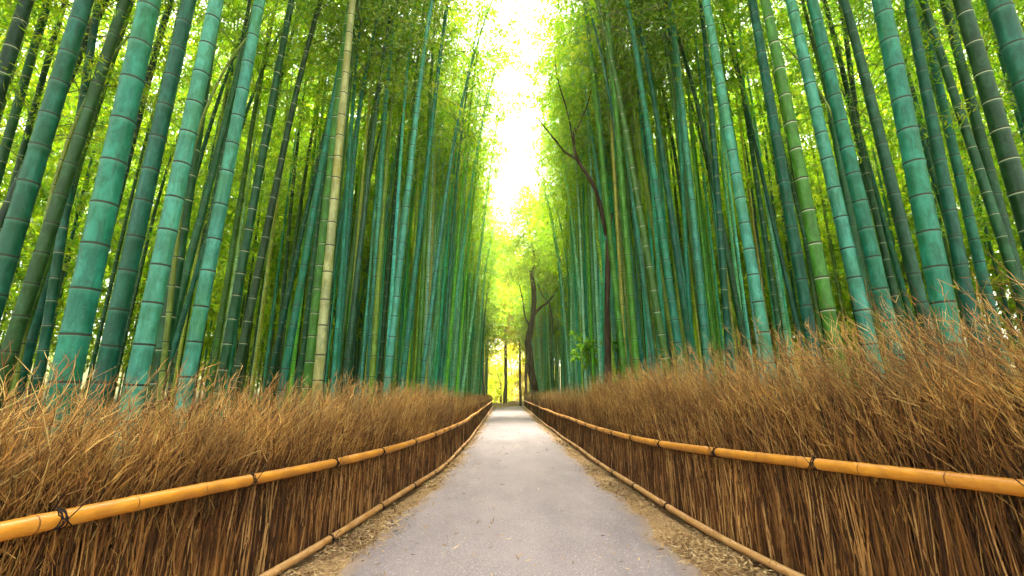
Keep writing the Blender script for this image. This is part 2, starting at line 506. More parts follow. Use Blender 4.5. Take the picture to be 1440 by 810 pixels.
# ------------------------------------------------------------------ brushwood fences
def build_brush(s):
    bag = Bag()
    P0 = []
    def twigs(n, y0, y1, power, kind):
        u = RNG.random(n)
        y = y0 + (y1 - y0) * u ** power
        fx = FENCE[s](y)
        H = BRUSH_H[s](y)
        thick = 0.20 if kind == 'stalk' else 0.36
        dep = RNG.random(n) ** (1.3 if kind == 'stalk' else 0.9)
        x = fx + s * (0.055 + thick * dep)
        if kind == 'stalk':
            z0 = 0.0 + 0.05 * RNG.random(n); h = H * (0.50 + 0.42 * RNG.random(n))
            K = 8; rad = 0.0036 + 0.0056 * RNG.random(n) ** 2
            lean_f = 0.09 * RNG.normal(size=n) + 0.04; lean_s = 0.05 * RNG.normal(size=n)
        else:
            z0 = H * (0.28 + 0.42 * RNG.random(n)); h = H * (0.30 + 0.40 * RNG.random(n))
            K = 5; rad = 0.0013 + 0.0018 * RNG.random(n)
            lean_f = 0.27 * RNG.normal(size=n) + (0.34 if s > 0 else 0.14)
            lean_s = -s * 0.08 + 0.22 * RNG.normal(size=n)
        far = np.clip(y / 9, 1, 3.2)
        rad = rad * far ** 0.8
        t = np.linspace(0, 1, K)[None]
        ph = RNG.random(n)[:, None] * 6.28
        amp = (0.012 if kind == 'stalk' else 0.03)
        X = x[:, None] + lean_s[:, None] * h[:, None] * t ** 1.6 + amp * np.sin(t * 5 + ph)
        Yy = y[:, None] + lean_f[:, None] * h[:, None] * t ** 1.4 + amp * np.cos(t * 4.3 + ph * 1.7)
        curl = 0.0 if kind == 'stalk' else 0.12 * RNG.random(n)[:, None] * h[:, None] * t ** 3
        Z = z0[:, None] + h[:, None] * t - curl
        # the rails press the twigs back
        fX = FENCE[s](Yy)
        lim = np.where(Z < RAIL_H[s](Yy) + 0.08, 0.052, 0.0)
        X = np.where(s * (X - fX) < lim, fX + s * (lim + 0.01 * RNG.random(X.shape)), X)
        P = np.stack([X, Yy, Z], -1)
        rr = rad[:, None] * (1 - 0.65 * t)
        if kind == 'stalk':
            rr = rr * (1 + 0.45 * (RNG.random(rr.shape) < 0.3))
        V, F = tubes(P, rr, 3, cap=False)
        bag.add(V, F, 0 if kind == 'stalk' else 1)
        return P, rr
    twigs(9000, 0.4, 9, 1.15, 'stalk')
    twigs(7500, 9, 44, 1.6, 'stalk')
    # side twigs: fine sprays
    Pa, ra = twigs(11000, 0.3, 9, 1.1, 'tip')
    twigs(9000, 9, 44, 1.6, 'tip')
    # fine twiglets that fork off the nearer twigs
    n = 46000
    idx = RNG.integers(0, len(Pa), n); k = RNG.integers(1, 5, n)
    b = Pa[idx, k]
    d = unit(Pa[idx, k] - Pa[idx, k - 1] + 0.55 * unit(RNG.normal(size=(n, 3))) * np.linalg.norm(Pa[idx, k] - Pa[idx, k - 1], axis=1, keepdims=True))
    ln = (0.04 + 0.11 * RNG.random(n))[:, None]
    m = b + d * ln * 0.5 + 0.005 * RNG.normal(size=(n, 3))
    e = m + unit(d + 0.25 * RNG.normal(size=(n, 3))) * ln * 0.5
    P = np.stack([b, m, e], 1)
    fX = FENCE[s](P[..., 1])
    lim = np.where(P[..., 2] < RAIL_H[s](P[..., 1]) + 0.10, 0.050, -0.03)
    P[..., 0] = np.where(s * (P[..., 0] - fX) < lim, fX + s * lim, P[..., 0])
    V, F = tubes(P, np.array([[0.0017, 0.0013, 0.0007]]) * (0.8 + 0.6 * RNG.random((n, 1))), 3, cap=False)
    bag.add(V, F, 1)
    # long pale whips standing out of the top
    n = 1500
    y = 0.8 + 26 * RNG.random(n) ** 1.7
    b = np.stack([FENCE[s](y) + s * (0.08 + 0.5 * RNG.random(n)), y, BRUSH_H[s](y) * (0.62 + 0.2 * RNG.random(n))], 1)
    ln = BRUSH_H[s](y) * (0.30 + 0.32 * RNG.random(n) ** 1.5)
    d = unit(np.stack([0.30 * RNG.normal(size=n), 0.22 + 0.35 * RNG.normal(size=n), np.ones(n)], 1))
    t = np.linspace(0, 1, 6)[None, :, None]
    dr = np.stack([0.5 * RNG.normal(size=n), 0.5 * RNG.normal(size=n), -0.25 * RNG.random(n)], 1)
    P = b[:, None] + ln[:, None, None] * (d[:, None] * t + 0.5 * dr[:, None] * t ** 2)
    V, F = tubes(P, np.linspace(0.0022, 0.0008, 6)[None] * (np.clip(y / 7, 1, 2.6) * (0.7 + 0.5 * RNG.random(n)))[:, None], 3, cap=False)
    bag.add(V, F, 3)
    # packed inner core in near-black painted shade, so the fence is not seen through
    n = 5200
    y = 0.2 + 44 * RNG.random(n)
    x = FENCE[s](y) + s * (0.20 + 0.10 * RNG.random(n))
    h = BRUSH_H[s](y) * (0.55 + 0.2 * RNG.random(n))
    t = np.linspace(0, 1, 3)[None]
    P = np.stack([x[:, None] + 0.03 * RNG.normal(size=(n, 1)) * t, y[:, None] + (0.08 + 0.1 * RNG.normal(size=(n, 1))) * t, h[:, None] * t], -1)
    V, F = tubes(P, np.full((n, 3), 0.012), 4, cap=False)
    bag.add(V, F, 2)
    return bag


mm, nt, out = mat('shade_brush_core'); bsdf(nt, out, (0.022, 0.009, 0.005), 0.9, 0.1); M['core'] = mm  # near-black colour stands in for shade between the stalks


def rail_mesh(pts, r, node_step, m_i, seed):
    """one bamboo pole along pts with swollen joints"""
    rg = np.random.default_rng(seed)
    pts = np.asarray(pts, float)
    seg = np.linalg.norm(np.diff(pts, axis=0), axis=1)
    cum = np.concatenate([[0], np.cumsum(seg)])
    L = cum[-1]
    ss, rr, ring = [0.0], [r], [0]
    s = node_step * (0.3 + 0.5 * rg.random())
    while s < L - 0.06:
        for ds, k, g in ((-0.03, 1.0, 0), (-0.010, 1.07, 0), (-0.004, 1.08, 1), (0.004, 0.99, 0), (0.014, 1.05, 0), (0.04, 1.0, 0)):
            ss.append(s + ds); rr.append(r * k); ring.append(g)
        s += node_step * (0.85 + 0.3 * rg.random())
    ss.append(L); rr.append(r); ring.append(0)
    ss = np.array(ss)
    P = np.stack([np.interp(ss, cum, pts[:, i]) for i in range(3)], -1)
    V, F = tubes(P[None], np.array(rr)[None], 14)
    q = np.repeat(np.array(ring)[:-1], 14)
    bag = Bag()
    bag.add(V, F[0], np.where(q == 1, 1, 0))
    bag.add(np.zeros((0, 3)), [F[1] - 0, F[2] - 0], 1) if False else None
    # caps share the ring vertices
    for f in F[1:]:
        bag.F.setdefault(f.shape[1], []).append(f); bag.M.setdefault(f.shape[1], []).append(np.ones(len(f)))
    return bag.build('rail_pole', [M[m_i], M['rail_node']], True)


def lashing_mesh(p, tng, r, seed):
    """black cord wound round a pole with a crossed knot and two loose ends; p is the pole's centre"""
    rg = np.random.default_rng(seed)
    tng = np.array(tng) / np.linalg.norm(tng)
    side = np.cross(tng, [0, 0, 1.0]); side /= np.linalg.norm(side)
    up = np.cross(side, tng)
    bag = Bag()
    a = np.linspace(0, 2 * np.pi, 15)
    c = 0.0030
    for off, tilt in ((-0.012, 0.25), (-0.003, -0.2), (0.006, 0.15), (0.014, -0.3)):
        P = p + tng * (off + tilt * r * np.cos(a))[:, None] + (r + c * 0.8) * (np.cos(a)[:, None] * up + np.sin(a)[:, None] * side)
        V, F = tubes(P[None], np.full((1, 15), c), 5)
        bag.add(V, F)
    face = -side * np.sign(p[0]) * np.sign(side[0]) * 1.0       # towards the path
    k0 = p + face * (r + 0.010)
    for q in range(2):
        sg = 1 if q else -1
        P = np.stack([k0 + (up * -0.028 + tng * -0.03 * sg), k0 + face * 0.006, k0 + (up * 0.026 + tng * 0.032 * sg),
                      k0 + (up * (0.05 + 0.03 * rg.random()) + tng * 0.06 * sg + face * 0.02)])
        V, F = tubes(P[None], np.full((1, 4), c * 0.85), 5)
        bag.add(V, F)
    return bag.build('lashing', [M['cord']], True)


def build_fence(s):
    side = 'left' if s < 0 else 'right'
    root = bpy.data.objects.new('brushwood_fence', None); COL.objects.link(root)
    y0 = 4.0
    root.location = (float(FENCE[s](y0)), y0, 0)
    lab = ('long brown brushwood fence with bamboo rails along the left edge of the path' if s < 0 else
           'taller brown brushwood fence with bamboo rails along the right edge of the path')
    tag(root, lab, 'fence', 'brushwood fences beside the path')
    def child(name, me, par, origin=None):
        o = link(name, me, par)
        o.matrix_parent_inverse = Matrix.Translation(-Vector(root.location)) if par is root else Matrix.Identity(4)
        return o
    child('brushwood', build_brush(s).build('brushwood', [M['brush'], M['brush_tip'], M['core'], M['whip']]), root)
    for low in (False, True):
        r = 0.031 if low else 0.038
        y = 0.5
        k = 0
        while y < 43:
            ln = 3.6 + 0.9 * random.random()
            yy = np.linspace(y, min(y + ln, 43.6), 12)
            if low:
                zz = 0.085 + 0.012 * np.sin(yy * 1.3) + 0 * yy
                off = -0.004
            else:
                zz = RAIL_H[s](yy) + 0.010 * np.sin(yy * 1.1 + s)
                off = 0.0
            # the next pole's thin end overlaps behind
            xx = FENCE[s](yy) - s * 0.005 + s * off
            rad = r * (0.93 + 0.12 * random.random())
            jig = 0.006 * (k % 2)
            pts = np.stack([xx + s * jig, yy, zz], -1)
            pole = child('rail_pole', rail_mesh(pts, rad, 0.40, 'rail_low' if low else 'rail', 100 + k * 2 + s), root)
            # lashings
            for ly in np.arange(math.ceil(y / 1.05) * 1.05, min(y + ln, 43.3) - 0.1, 1.05):
                ly = ly + 0.12 * (random.random() - 0.5)
                p = np.array([np.interp(ly, yy, pts[:, 0]), ly, np.interp(ly, yy, zz)])
                q = np.array([np.interp(ly + .1, yy, pts[:, 0]), ly + .1, np.interp(ly + .1, yy, zz)])
                if ly > 26: continue
                lo = link('lashing', lashing_mesh(p, q - p, rad, int(ly * 100)), pole)
            y += ln - 0.05
            k += 1
    return root


build_fence(-1)
build_fence(1)

# ------------------------------------------------------------------ bamboo
ARCH = [(13.5, 0.5), (14.5, 0.9), (15.5, 0.4), (12.5, 0.9)]       # height, how far the tip hangs over


def axis_at(z, H, a, bow):
    t = z / H
    k = np.clip((t - 0.42) / 0.58, 0, None)
    x = a * k ** 2.3 + bow * np.sin(np.pi * np.clip(t, 0, 1))
    zz = z - 0.35 * a * k ** 3
    return np.stack([x, 0 * z, zz], -1)


def culm_mesh(name, r0, H, a, sides, step, seed, bow=0.0, lod=0):
    """a jointed culm with a groove and ridge at every node"""
    rg = np.random.default_rng(seed)
    z, k, g, sg = [-0.05], [1.0], [0], [0.3]
    s = 0.10 + 0.1 * rg.random()
    st = step * 0.55
    while s < H - 0.25:
        d = 0.5 + 0.5 * min(1, r0 / 0.06)
        if lod == 0:
            prof = ((-0.035, 1.0, 0, 0.90), (-0.017, 1.04, 1, 0.985), (-0.007, 1.085, 2, 1.0), (0.004, 0.99, 2, 0.0), (0.011, 1.055, 0, 0.0), (0.035, 1.0, 0, 0.08))
        else:
            prof = ((-0.010, 1.0, 1, 0.97), (-0.002, 1.05, 2, 1.0), (0.012, 1.0, 0, 0.0))
        for ds, kk, gg, q in prof:
            z.append(s + ds * d); k.append(kk); g.append(gg); sg.append(q)
        s += st * (0.92 + 0.16 * rg.random())
        st = min(step, st * 1.12)
        if s > 0.62 * H: st = step * 0.9
    z.append(H); k.append(0.5); g.append(0); sg.append(0.5)
    z = np.array(z)
    t = np.clip(z / H, 0, 1)
    r = r0 * (1 - 0.25 * t - 0.62 * t ** 2.2) * np.array(k)
    r = r * (1 + 0.10 * np.exp(-np.clip(z, 0, None) / 0.25))
    P = axis_at(z, H, a, bow)
    V, F = tubes(P[None], r[None], sides, cap=False)
    return V, F[0], np.repeat(np.array(g)[:-1], sides), np.repeat(np.array(sg), sides)


def crown_geo(H, a, hb, n_leaf, seed, leaf=(0.125, 0.022), spread=1.0):
    """thin branches in pairs at the nodes and sprays of hanging leaves"""
    rg = np.random.default_rng(seed)
    nb = int((H - hb) / 0.30 * 2)
    z = hb + (H - hb) * (np.arange(nb) + 0.5) / nb
    z = np.clip(z + 0.1 * rg.normal(size=nb), hb, H)
    base = axis_at(z, H, a, 0)
    t = (z - hb) / (H - hb)
    az = np.arange(nb) * 2.4 + rg.normal(size=nb) * 0.7
    ln = spread * (0.55 + 1.15 * np.sin(np.pi * np.clip(0.12 + 0.80 * t, 0, 1)) ** 0.8) * (0.6 + 0.7 * rg.random(nb))
    ln = np.where(t > 0.93, ln * 0.7, ln)
    K = 6
    s = np.linspace(0, 1, K)[None, :, None]
    hd = np.stack([np.cos(az), np.sin(az), 0 * az], -1)[:, None, :]
    rise = (0.75 - 0.35 * t + 0.2 * rg.normal(size=nb))[:, None, None]
    B = base[:, None, :] + hd * ln[:, None, None] * s + np.array([0, 0, 1.0]) * ln[:, None, None] * (rise * s - 0.75 * s ** 2.2)
    B = B + 0.04 * rg.normal(size=B.shape) * s
    V1, F1 = tubes(B, np.linspace(0.010, 0.003, K)[None] * np.ones((nb, 1)), 3, cap=False)
    # leaves in sprays
    per = 13
    ns = n_leaf // per
    w = ln / ln.sum()
    bi = rg.choice(nb, ns, p=w)
    u = (0.22 + 0.80 * rg.random(ns) ** 0.8)
    k = np.clip((u * (K - 1)).astype(int), 0, K - 2)
    fr = (u * (K - 1) - k)[:, None]
    c = B[bi, k] * (1 - fr) + B[bi, k + 1] * fr
    out = unit(B[bi, -1] - B[bi, 0])
    c = c + rg.normal(size=(ns, 3)) * np.array([0.12, 0.12, 0.10]) * spread
    cc = np.repeat(c, per, 0); oo = np.repeat(out, per, 0)
    n = len(cc)
    p = cc + rg.normal(size=(n, 3)) * np.array([0.075, 0.075, 0.06])
    d = unit(oo * 0.5 + rg.normal(size=(n, 3)) * 0.65 + np.array([0, 0, -0.6]))
    nn = unit(rg.normal(size=(n, 3)) + np.array([0, 0, 0.9]))
    L = leaf[0] * (0.65 + 0.7 * rg.random(n)); W = leaf[1] * (0.7 + 0.6 * rg.random(n))
    V2, F2 = leaf_quads(p, d, nn, L, W)
    return (V1, F1), (V2, F2)


mm, nt, out = mat('bamboo_branch'); bsdf(nt, out, (0.10, 0.13, 0.03), 0.6, 0.3); M['branch'] = mm
CROWNS = []
for ai, (H, a) in enumerate(ARCH):
    for v in range(3):
        (V1, F1), (V2, F2) = crown_geo(H, a, H * (0.36, 0.53, 0.60)[v], (5600, 4000, 3600)[v], 300 + ai * 10 + v, spread=0.95 + 0.15 * v)
        bag = Bag(); bag.add(V1, F1, 0); bag.add(V2, F2, 1)
        CROWNS.append((ai, bag.build('crown', [M['branch'], M['leaf']])))
CULMS = []
for ai, (H, a) in enumerate(ARCH):
    for v in range(3):
        V, F, g, sg = culm_mesh('culm', 0.055, H, a, 10, 0.32 + 0.03 * v, 500 + ai * 10 + v, bow=0.10 * (v - 1), lod=1)
        CULMS.append((ai, mesh_np('culm', V, F, [M['culm'], M['node'], M['node_pale']], np.where(g == 2, 1, np.where(g == 1, 2 if v == 0 else 0, 0)), True, {'seg': ('FLOAT', sg)})))

TEAL = (0.007, 0.112, 0.066); DTEAL = (0.002, 0.064, 0.036); LTEAL = (0.034, 0.185, 0.128)
GREEN = (0.030, 0.120, 0.006); DGREEN = (0.005, 0.050, 0.012); OLIVE = (0.026, 0.080, 0.006)
TAN = (0.215, 0.235, 0.090); YGREEN = (0.110, 0.160, 0.018)
BLACKISH = (0.003, 0.025, 0.009)


def bamboo(base, lean, face, culm_me, crown_me, color, label, group, scale=1.0):
    """face: angle of the direction the tip arches to; lean: unit vector of the stem"""
    root = bpy.data.objects.new('bamboo', None); COL.objects.link(root)
    z = Vector(lean).normalized()
    x = Vector((math.cos(face), math.sin(face), 0))
    x = (x - z * x.dot(z)).normalized()
    y = z.cross(x)
    mt = Matrix((x, y, z)).transposed().to_4x4()
    root.matrix_world = Matrix.Translation(base) @ mt @ Matrix.Scale(scale, 4)
    tag(root, label, 'bamboo', group)
    c = link('culm', culm_me, root); c.color = (*color, 1)
    if crown_me is not None:
        link('crown', crown_me, root)
    return root


# the stems one can pick out one by one:
# two pixels on the stem, its width there, its diameter, colour, node ring, label
GL, GR = 'tall bamboo stems in the front row left of the path', 'tall bamboo stems in the front row right of the path'
HERO = [
 # ---- left of the path
 ((40, 0), (0, 125), 22, .15, BLACKISH, 2, 'near black bamboo cut off by the top left corner of the photo'),
 ((115, 10), (0, 390), 27, .16, DTEAL, 1, 'dark teal bamboo leaning out of the left edge, left of the olive one'),
 ((146, 0), (0, 315), 15, .13, BLACKISH, 2, 'black shaded bamboo just behind the leftmost dark teal one'),
 ((172, 10), (18, 480), 19, .14, (0.014, 0.056, 0.010), 1, 'dull olive bamboo left of the thickest bright teal stem'),
 ((213, 0), (85, 570), 35, .18, TEAL, 1, 'thickest bright teal bamboo in the left front row'),
 ((238, 0), (112, 480), 12, .12, BLACKISH, 2, 'black thin bamboo showing right behind the thickest teal stem'),
 ((265, 0), (145, 535), 24, .155, DTEAL, 1, 'deep teal bamboo between the thickest stem and the pale blue one'),
 ((306, 0), (190, 548), 26, .155, LTEAL, 1, 'pale blue green bamboo with grey wax at its foot, left front row'),
 ((298, 60), (232, 480), 19, .15, DGREEN, 2, 'dark green bamboo half hidden behind the pale blue green stem'),
 ((364, 0), (255, 575), 20, .14, LTEAL, 1, 'slim pale teal bamboo, rightmost of the large left front stems'),
 ((411, 0), (318, 500), 13, .13, DGREEN, 2, 'dark green bamboo, left of a crossing pair beside the slim pale stem'),
 ((443, 0), (345, 470), 12, .13, (0.0121, 0.0396, 0.0088), 2, 'dark green bamboo crossing its neighbour, right of the crossing pair'),
 ((482, 60), (401, 520), 11, .12, TEAL, 1, 'bright teal bamboo just left of the tan dead stem'),
 ((478, 120), (434, 525), 13, .13, GREEN, 2, 'leaf green bamboo with pale rings touching the tan dead stem'),
 ((497, 0), (447, 540), 14, .13, TAN, 1, 'pale tan dead bamboo, the only straw coloured stem on the left'),
 ((517, 0), (474, 520), 9.5, .12, TEAL, 1, 'teal bamboo just right of the tan dead stem'),
 ((546, 0), (487, 525), 9.5, .12, (0.0165, 0.066, 0.0275), 1, 'mid green bamboo, second to the right of the tan dead stem'),
 ((597, 60), (545, 535), 10.5, .12, LTEAL, 1, 'pale teal bamboo standing clear in the middle of the left grove'),
 ((625, 20), (565, 545), 9, .115, TEAL, 1, 'teal bamboo right of the pale clear standing one in the left grove'),
 ((657, 40), (592, 545), 7.5, .11, LTEAL, 1, 'thin pale bamboo bending right near the sky gap, left grove'),
 ((647, 175), (618, 550), 6, .105, TEAL, 1, 'thin teal bamboo whose top shows against dark leaves, left grove'),
 ((248, 360), (228, 540), 8, .06, YGREEN, 1, 'thin yellow green young bamboo behind the left brush fence'),
 ((45, 400), (12, 575), 8, .06, YGREEN, 1, 'thin yellow green young bamboo near the left edge'),
 # ---- right of the path
 ((848, 0), (930, 470), 12, .13, OLIVE, 2, 'brownish olive bamboo right of the dead tree, right grove'),
 ((887, 0), (958, 510), 12, .13, TEAL, 1, 'bright teal bamboo right of the brownish olive stem'),
 ((915, 0), (985, 450), 7, .11, DGREEN, 2, 'thin dark green bamboo between two teal stems, right grove'),
 ((868, 200), (903, 545), 9, .12, LTEAL, 1, 'pale teal bamboo beside the dark dead trunk'),
 ((962, 40), (1038, 440), 9.5, .12, DGREEN, 1, 'dark green bamboo left of the pale clear stem, right grove'),
 ((995, 0), (1078, 490), 17, .14, LTEAL, 1, 'pale teal bamboo standing clear at left end of right front row'),
 ((1015, 0), (1112, 420), 7, .10, DTEAL, 1, 'thin dark bamboo just right of the pale clear stem, right row'),
 ((1058, 0), (1140, 470), 17, .145, DTEAL, 1, 'dark teal bamboo touching the grass green stem on its left'),
 ((1075, 0), (1172, 480), 20, .145, GREEN, 2, 'grass green bamboo with white rings in the right front row'),
 ((1112, 0), (1222, 480), 20, .15, LTEAL, 1, 'pale blue teal bamboo right of the grass green stem'),
 ((1140, 0), (1248, 455), 21, .155, TEAL, 1, 'bright teal bamboo, second to the right of the grass green stem'),
 ((1160, 0), (1262, 440), 10, .12, DGREEN, 2, 'dark thin bamboo behind the bright teal pair, right row'),
 ((1188, 0), (1302, 460), 18, .15, (0.0077, 0.055, 0.0264), 1, 'dark green teal bamboo left of the thickest right stem'),
 ((1241, 0), (1342, 500), 30, .175, TEAL, 1, 'thickest speckled teal bamboo in the right front row'),
 ((1278, 0), (1368, 460), 18, .15, DTEAL, 1, 'dark green bamboo just right of the thickest speckled stem'),
 ((1302, 30), (1395, 440), 14, .14, TEAL, 1, 'slim teal bamboo partly hidden, second right of the speckled stem'),
 ((1328, 0), (1432, 400), 17, .15, DGREEN, 1, 'dark green bamboo left of the near black stem, right row'),
 ((1349, 0), (1445, 320), 26, .165, (0.004, 0.034, 0.006), 2, 'near black green bamboo with pale rings near the right edge'),
 ((1385, 0), (1440, 190), 11, .12, TEAL, 1, 'thin teal bamboo between the near black stem and the right edge'),
 ((1405, 0), (1440, 108), 34, .18, DTEAL, 1, 'thick dark teal bamboo cut off by the top right corner'),
 ((1212, 300), (1236, 470), 8, .065, YGREEN, 1, 'thin yellow green young bamboo behind the right brush fence'),
]
placed = []
for i, (p1, p2, wpx, dia, colr, ring, lab) in enumerate(HERO):
    Y = FPX * dia / wpx / math.cos(PITCH)
    A, B = on_plane(*p1, Y), on_plane(*p2, Y)
    d = (A - B).normalized()
    if d.z < 0: d = -d
    base = B - d * (B.z / d.z)
    s = -1 if base.x < 0 else 1
    young = dia < 0.08
    ai = i % 4
    H, a = ARCH[ai]
    if s * base.x < abs(FENCE[s](Y)) + 0.45:
        pass
    V, F, g, sg = culm_mesh('culm', dia / 2, H if not young else 7, a if not young else 0.9, 20, (0.34 if dia > .125 else 0.31) + 0.03 * random.random(), 900 + i, bow=0.05 * (random.random() - 0.5))
    me = mesh_np('culm', V, F, [M['culm'], M['node'], M['node_pale']], np.where(g == 2, 1, np.where(g == 1, 2 if ring == 2 else 0, 0)), True, {'seg': ('FLOAT', sg)})
    face = math.pi if s > 0 else 0.0
    face += random.uniform(-0.6, 0.6)
    cr = None if young else CROWNS[ai * 3 + random.choice((1, 2, 2))][1]
    bamboo(base, d, face, me, cr, colr, lab, GL if s < 0 else GR)
    placed.append((base.x, base.y, 0.32))

# the rest of the grove
def free(x, y, r):
    for (a, b, q) in placed:
        if (a - x) ** 2 + (b - y) ** 2 < max(r, q) ** 2: return False
    return True
spots = []
def scatter(n, s, x0, x1, y0, y1, r, py=1.0, px=1.0):
    c = 0; tries = 0
    while c < n and tries < n * 40:
        tries += 1
        y = y0 + (y1 - y0) * random.random() ** py
        x = s * (x0 + (x1 - x0) * random.random() ** px)
        if s * x < abs(FENCE[s](min(y, 44))) + 0.55: continue
        if s > 0 and y < 30.5 and 620 * x / y < 84: continue
        if s > 0 and y < 9.3 and x < 5 and 88 < 620 * x / y < 160: continue
        if not free(x, y, r): continue
        placed.append((x, y, r)); spots.append((x, y, s)); c += 1
for s in (-1, 1):
    scatter(100, s, 1.7, 3.9, 7.5, 47, 0.27, 1.35)
    scatter(100, s, 4.8, 11.0, 4.5, 40, 0.5, 1.2, 1.2)
    scatter(360, s, 5.0, 27.0, 1.0, 66, 0.75, 0.9, 0.9)
N_IND = 300 - len(HERO)
spots.sort(key=lambda t: math.hypot(t[0] * 1.0, t[1] * 0.8) + (0 if abs(t[0]) < 4 else 16))
ind, rest = spots[:N_IND], spots[N_IND:]
KINDS_N = [('light teal', LTEAL, 4), ('teal', TEAL, 5), ('dark teal', DTEAL, 4), ('leaf green', GREEN, 3), ('dark green', DGREEN, 4), ('olive green', OLIVE, 2), ('yellow green', (0.085, 0.150, 0.012), 2)]
bag_k = [k for k in KINDS_N for _ in range(k[2])]
for (x, y, s) in ind:
    nm, colr, _ = random.choice(bag_k)
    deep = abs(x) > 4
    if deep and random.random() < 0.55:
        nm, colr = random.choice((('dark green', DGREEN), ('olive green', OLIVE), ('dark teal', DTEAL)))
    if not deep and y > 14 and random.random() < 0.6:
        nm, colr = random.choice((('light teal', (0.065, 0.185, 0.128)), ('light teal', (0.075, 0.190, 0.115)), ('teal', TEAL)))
    kk = random.uniform(0.8, 1.25) * (2.8 if not deep and y > 11 else 1.1)  # farther front stems coloured lighter to offset the canopy shade
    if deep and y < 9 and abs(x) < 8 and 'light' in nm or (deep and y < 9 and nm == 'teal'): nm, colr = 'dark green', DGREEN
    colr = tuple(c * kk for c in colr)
    ai = random.randrange(4); v = random.randrange(3)
    face = (math.pi if s > 0 else 0.0) + random.uniform(-1.0, 1.0)
    lean = (-s * random.gauss(0.015, 0.035), random.gauss(0, 0.03), 1)
    side = 'left' if s < 0 else 'right'
    band = 'deep behind the front row' if deep else ('midway along the path' if y < 18 else 'far down the path')
    g = f'{nm} bamboo stems {band}, {side} side'
    art = 'slender ' + nm
    bamboo(Vector((x, y, 0.02)), lean, face, CULMS[ai * 3 + (0 if max(colr) < 0.066 else max(v, 1))][1], CROWNS[ai * 3 + (v if deep else random.choice((1, 2, 2)))][1], colr,
           f'{art} bamboo {band}, {side} side', g, random.uniform(0.85, 1.15))

# everything deeper in: one mass
n_deep = len(rest)
spots = []
for s in (-1, 1):
    scatter(290, s, 2.1, 7.0, 8.5, 48, 0.17, 1.1, 1.2)          # slim stems packed between the others
rest = rest + spots
bag = Bag()
for k, (x, y, s) in enumerate(rest):
    ai = random.randrange(4); H, a = ARCH[ai]
    H = H * (random.uniform(0.9, 1.1) if abs(x) < 9 else random.uniform(1.05, 1.4))
    slim = k >= n_deep
    fa = random.uniform(0, 6.28); ca, sa = math.cos(fa), math.sin(fa)
    Rm = np.array([[ca, sa, 0], [-sa, ca, 0], [0, 0, 1]])
    off = np.array([x, y, 7.0 * max(0, (abs(x) - 21) / 40)])
    V, F, g, sg = culm_mesh('c', random.uniform(0.040, 0.058) if not slim else random.uniform(0.030, 0.046), H, a, 6, 0.34, k, lod=1)
    _, colr, _ = random.choice(bag_k)
    if slim: colr = tuple(c * random.uniform(1.6, 2.7) for c in random.choice((TEAL, LTEAL, (0.08, 0.19, 0.13), (0.09, 0.20, 0.12), YGREEN, GREEN)))  # slim stems: colour raised to make up for shade in the grove
    elif random.random() < 0.5: colr = random.choice((DGREEN, OLIVE, BLACKISH))
    bag.add(V @ Rm + off, F, np.where(g == 2, 1, 0), seg=sg, tint=np.tile(np.array([*colr, 1.0]), (len(V), 1)))
    (V1, F1), (V2, F2) = crown_geo(H, a, H * (random.uniform(0.55, 0.7) if slim else random.uniform(0.25, 0.5) if abs(x) < 12.5 else random.uniform(0.03, 0.3)), 260 if slim else (2500 if abs(x) < 12.5 else 4200), 5000 + k, leaf=(0.24, 0.064), spread=0.8 if slim else 1.35)
    bag.add(V2 @ Rm + off, F2, 2, seg=np.zeros(len(V2)), tint=np.zeros((len(V2), 4)))
o = link('bamboo_grove', bag.build('bamboo_grove', [M['culm_mass'], M['node'], M['leaf']], False))
tag(o, 'dense far bamboo grove closing the view behind the separate stems', 'bamboo grove', kind='stuff')

# ------------------------------------------------------------------ trees
def spline(pts, n=14):
    pts = np.asarray(pts, float)
    t = np.linspace(0, 1, len(pts)); u = np.linspace(0, 1, n)
    # smooth with Catmull-like cubic through numpy polyfit pieces
    P = np.stack([np.interp(u, t, pts[:, i]) for i in range(3)], -1)
    for _ in range(1):
        P[1:-1] = (P[:-2] + 2 * P[1:-1] + P[2:]) / 4
    return P


def limb(bag, pts, r0, r1, seed, sides=9):
    rg = np.random.default_rng(seed)
    P = spline(pts)
    P = P + rg.normal(size=P.shape) * r0 * 0.12
    rr = np.linspace(r0, r1, len(P)) * (1 + 0.10 * rg.normal(size=len(P)))
    V, F = tubes(P[None], rr[None], sides)
    bag.add(V, F)
    return P


def crown_clumps(centres, radius, n, seed, leaf=(0.16, 0.085)):
    rg = np.random.default_rng(seed)
    c = np.asarray(centres)
    ci = rg.integers(0, len(c), n // 12)
    sub = c[ci] + rg.normal(size=(len(ci), 3)) * radius * np.array([0.55, 0.55, 0.36])
    cc = np.repeat(sub, 12, 0)
    p = cc + rg.normal(size=cc.shape) * radius * 0.13
    d = unit(rg.normal(size=p.shape) + np.array([0, 0, -0.4]))
    nn = unit(rg.normal(size=p.shape) + np.array([0, 0, 0.8]))
    m = len(p)
    return leaf_quads(p, d, nn, leaf[0] * (0.6 + 0.8 * rg.random(m)), leaf[1] * (0.6 + 0.8 * rg.random(m)))


